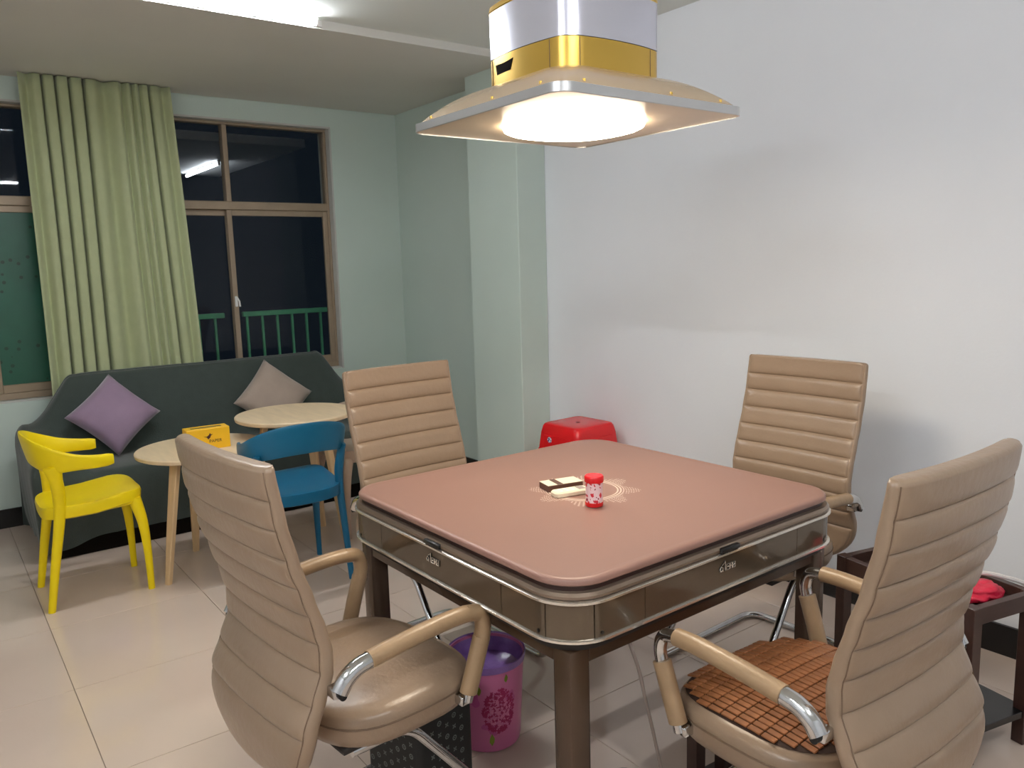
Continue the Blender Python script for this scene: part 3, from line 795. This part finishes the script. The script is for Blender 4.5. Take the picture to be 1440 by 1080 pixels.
pillow('lilac square pillow standing on one corner against the sofa back', .835, 4.90, .650, .350, math.radians(48), math.radians(-27), LILAC)
pillow('taupe square pillow leaning on the sofa behind the taller round table', 1.765, 4.905, .635, .365, math.radians(43), math.radians(-24), TAUPE)

# ------------------------------------------------------------------ red stool
rs = thing('plastic_stool', 'red plastic stool against the white wall behind the table', 'stool', (2.768, 3.128, 0), math.radians(2))
SH = .584
MB().loops([[(x, y, z) for x, y in rrect(h, h, r, 5)] for h, r, z in ((.160, .03, SH-.15), (.150, .032, SH-.05), (.143, .034, SH-.016), (.136, .033, SH-.004), (.126, .03, SH), (.05, .02, SH-.002))], False, True).build('seat', RED, rs, True, 40)
MB().lathe([(.011, SH-.003), (.011, SH-.0005), (.008, SH-.001), (.008, SH-.003)], seg=18).build('finger_hole', INK, rs)
for sx, sy in ((1, 1), (-1, 1), (-1, -1), (1, -1)):
    L = []
    for z, h, w_ in ((SH-.14, .1565, .05), (.30, .164, .042), (.0, .182, .036)):
        c = lambda a, b: (sx*a, sy*b, z)
        L.append([c(h, h-.008), c(h-.008, h), c(h-w_, h), c(h-w_, h-.012), c(h-.014, h-.014), c(h-.012, h-w_), c(h, h-w_)])
    MB().loops(L).build('leg', RED, rs, True, 30)
for q in range(4):
    T = Matrix.Rotation(PI/2*q, 4, 'Z')
    MB().box(.150, .1575, -.100, .100, SH-.14, SH-.060, .0015, 1, T).build('side_panel', RED, rs, False)
    MB().box(.160, .167, -.13, .13, .20, .235, .002, 1, T).build('stretcher', RED, rs, False)
T = Matrix.Rotation(PI, 4, 'Z')
stk = MB().lathe([(.016, 0), (.016, .0006)], seg=20).build('sticker', blotch('sticker_print', (232, 232, 240), [((84, 60, 130), 90, .5)], 0, 0), rs)
stk.rotation_euler = (0, -PI/2, 0); stk.location = (-.1577, .055, SH-.082)

# ------------------------------------------------------------------ dark side stand at the right
sd = thing('side_stand', 'dark walnut side stand with open tray behind the near right chair', 'side table', (2.195, .882, 0), math.radians(-13))
W_, D_, H_ = .275, .48, .465
for x in (0, W_-.035):
    for y in (0, D_-.035): MB().box(x, x+.035, y, y+.035, 0, H_, .0015, 1).build('leg', DKWOOD, sd, False)
for a in ((.035, W_-.035, .004, .026), (.035, W_-.035, D_-.026, D_-.004)): MB().box(a[0], a[1], a[2], a[3], H_-.05, H_-.002, .001, 1).build('tray_rail', DKWOOD, sd, False)
for a in ((.004, .026), (W_-.026, W_-.004)): MB().box(a[0], a[1], .035, D_-.035, H_-.05, H_-.002, .001, 1).build('tray_rail', DKWOOD, sd, False)
MB().box(.026, W_-.026, .026, D_-.026, H_-.044, H_-.034).build('tray_bottom', DKWOOD, sd, False)
MB().box(.004, W_-.004, .004, D_-.004, .085, .105, .001, 1).build('lower_shelf', BLACK, sd, False)
def sdw(x, y, z): return Matrix.Translation(sd.location) @ Matrix.Rotation(math.radians(-13), 4, 'Z') @ Vector((x, y, z))
def crumple(name, label, cat, m, loc, sx, sy, sz, seed, group=None):
    bm = bmesh.new(); bmesh.ops.create_icosphere(bm, subdivisions=4, radius=1)
    for v in bm.verts:
        k = 1+.28*noise.noise(v.co*1.7+Vector((seed, 0, 0)))+.16*noise.noise(v.co*4+Vector((0, seed, 0)))
        c = v.co*k; v.co = Vector((c.x*sx, c.y*sy, max(-.8, c.z)*sz+.8*sz))
    me = bpy.data.meshes.new(name); bm.to_mesh(me); bm.free(); me.materials.append(m)
    me.polygons.foreach_set('use_smooth', [True]*len(me.polygons))
    o = bpy.data.objects.new(name, me); COL.objects.link(o); o.location = loc; o.rotation_euler.z = math.radians(-10)
    return tag(o, label, cat, group)
crumple('snack_packet', 'crumpled red packet lying in the dark side stand tray', 'packet', REDPK, sdw(.150, .095, H_-.034), .074, .052, .028, 2.3)
crumple('tissue_paper', 'crumpled white paper beside the red packet on the side stand', 'paper', WPLAST, sdw(.075, .205, H_-.034), .032, .04, .022, 5.1)
tag(MB().tube(crom([sdw(.07, .33, H_-.02), sdw(.13, .37, H_+.012), sdw(.19, .30, H_+.010), sdw(.20, .22, H_-.006), sdw(.15, .20, H_-.004)], 8), .0060, 8).build('charging_loop', CABLE), 'looped white cable in the tray of the dark side stand', 'cable')
tag(MB().tube(crom([sdw(.045, .25, H_-.02), sdw(.10, .20, H_+.004), sdw(.17, .14, H_+.026), sdw(.235, .09, H_+.020), sdw(.32, .05, H_-.03), sdw(.36, .04, H_-.2), sdw(.37, .05, .006)], 8), .0068, 8).build('power_cord', CABLE), 'white cord trailing over the red packet and off the side stand', 'cord')
bg = crumple('plastic_bag', 'small white plastic bag hanging beside the leg of the side stand', 'bag', WPLAST, sdw(-.030, .085, .355), .028, .045, .05, 8.4)

# ------------------------------------------------------------------ floor things around the table
wbn = thing('waste_bin', 'pink waste bin printed with a crimson hydrangea under the table', 'bin', (1.262, 1.862, 0))
BH = .275
MB().lathe([(.088, 0), (.096, .004), (.099, .02), (.114, BH-.01), (.119, BH-.006), (.119, BH), (.114, BH), (.111, BH-.01), (.095, .02), (.0, .015)], seg=44, cap1=False).build('body', BIN, wbn, True, 40)
MB().lathe([(.1170, .256), (.1185, BH-.01), (.121, BH+.003), (.1185, BH+.005), (.1095, BH-.012), (.100, .225), (.06, .208), (.0, .204)], seg=44, cap0=False, cap1=False).build('bag_liner', PURPLE, wbn)
toc = math.atan2(-1.862, -1.262)       # side of the bin seen first
PET = [mat('petal_crimson', (176, 34, 92), .5), mat('petal_rose', (226, 130, 172), .5)]
pm = [MB(), MB()]
for k in range(260):
    a = random.uniform(0, 2*PI); q = math.sqrt(random.random())
    da, dz = .050*math.cos(a)*q, .070*math.sin(a)*q
    z = .135+dz; rr = .0985+(.114-.0985)*(z-.02)/(BH-.03)+.0008; th = toc+.34+da/.105
    c = Vector((rr*math.cos(th), rr*math.sin(th), z)); ux = Vector((-math.sin(th), math.cos(th), 0)); uz = Vector((0, 0, 1)); nn = Vector((math.cos(th), math.sin(th), 0))
    rp_ = random.uniform(0, PI); s_ = random.uniform(.005, .0085); vs = [c+nn*.0012]
    for j in range(8):
        b_ = 2*PI*j/8+rp_; rad = s_*(1 if j % 2 else .45); vs.append(c+ux*rad*math.cos(b_)+uz*rad*math.sin(b_))
    pm[k % 2 if q < .7 else 0].add(vs, [[0, 1+j, 1+(j+1) % 8] for j in range(8)])
for q, nm in ((0, 'crimson_petals'), (1, 'rose_petals')):
    o = pm[q].build(nm, PET[q], wbn, False); o['kind'] = 'stuff'
LEAF = mat('leaf_print', (128, 142, 40), .5)
lf = MB()
for th0, z0, s_ in ((.10, .045, 1), (-.22, .205, .8), (.52, .235, .7)):
    vs = []
    for t, w2 in ((-1, 0), (-.4, .5), (.2, .6), (1, 0), (.2, -.5), (-.4, -.6)):
        z = z0+t*.020*s_; th = toc+th0+w2*.13*s_; rr = .0985+(.114-.0985)*(z-.02)/(BH-.03)+.001; vs.append((rr*math.cos(th), rr*math.sin(th), z))
    lf.add(vs, [list(range(6))])
lf.build('leaf_prints', LEAF, wbn, False)

bag = thing('monogram_bag', 'black bag with pale flower monogram print under the left chair', 'bag', (.955, 1.735, 0), math.radians(12))
BAGM = mat('black_canvas', (24, 25, 24), .5, var=.1, scale=30)
BAGP = mat('grey_print', (110, 116, 112), .5)
bw, bd_, bhh = .10, .105, .31
MB().rsq([(-.012, 0), (0, .012), (0, bhh-.02), (-.012, bhh)], .022, bw, bd_, 5).build('body', BAGM, bag, True, 40)
pr = MB()
for q in range(4):
    c, s = math.cos(PI/2*q), math.sin(PI/2*q); hw, ho = (bd_, bw) if q % 2 == 0 else (bw, bd_)
    for i in range(-3, 4):
        for j in range(9):
            t, z = i*.026, .03+j*.032+(.016 if i % 2 else 0)
            if abs(t) > hw-.025 or z > bhh-.03: continue
            def W(a, b, o=.0006): px, py = ho+o, t+a; return (px*c-py*s, px*s+py*c, z+b)
            if (i+j) % 2:
                for k in range(4):
                    b_ = PI/4+PI/2*k; vs = [W(0, 0)]+[W(r_*math.cos(b_+d), r_*math.sin(b_+d)) for r_, d in ((.0045, -.5), (.0085, 0), (.0045, .5))]
                    pr.add(vs, [[0, 1, 2, 3]])
            else:
                n = 14; vs = [W(r_*math.cos(2*PI*k/n), r_*math.sin(2*PI*k/n)) for r_ in (.0045, .0075) for k in range(n)]
                pr.add(vs, [[k, (k+1) % n, n+(k+1) % n, n+k] for k in range(n)])
                pr.add([W(.002*math.cos(2*PI*k/8), .002*math.sin(2*PI*k/8)) for k in range(8)], [list(range(8))])
o = pr.build('flower_print', BAGP, bag, False); o['kind'] = 'stuff'

ft = thing('low_footstool', 'low dark walnut footstool under the near right office chair', 'footstool', (1.475, 1.02, 0), math.radians(-4))
FH = .20
for x in (0, .105):
    for y in (0, .225): MB().box(x, x+.035, y, y+.035, 0, FH, .0015, 1).build('leg', DKWOOD, ft, False)
MB().box(-.004, .144, -.004, .264, FH, FH+.022, .002, 1).build('top_board', DKWOOD, ft, False)
MB().box(-.03, .14, .03, .29, .03, .045, .001, 1).build('lower_shelf', DKWOOD, ft, False)

tag(MB().tube(crom([(1.213, 1.22, .60), (1.214, 1.205, .56), (1.226, 1.19, .50), (1.243, 1.185, .42), (1.28, 1.19, .30), (1.34, 1.22, .16), (1.41, 1.27, .05), (1.47, 1.36, .007), (1.46, 1.47, .006), (1.38, 1.50, .006), (1.42, 1.62, .006), (1.6, 1.8, .006), (1.9, 2.3, .006), (2.4, 2.75, .006)], 8), .0042, 8).build('table_power_cable', GCABLE),
    'thin grey power cable hanging from the mahjong table to the floor', 'cable')
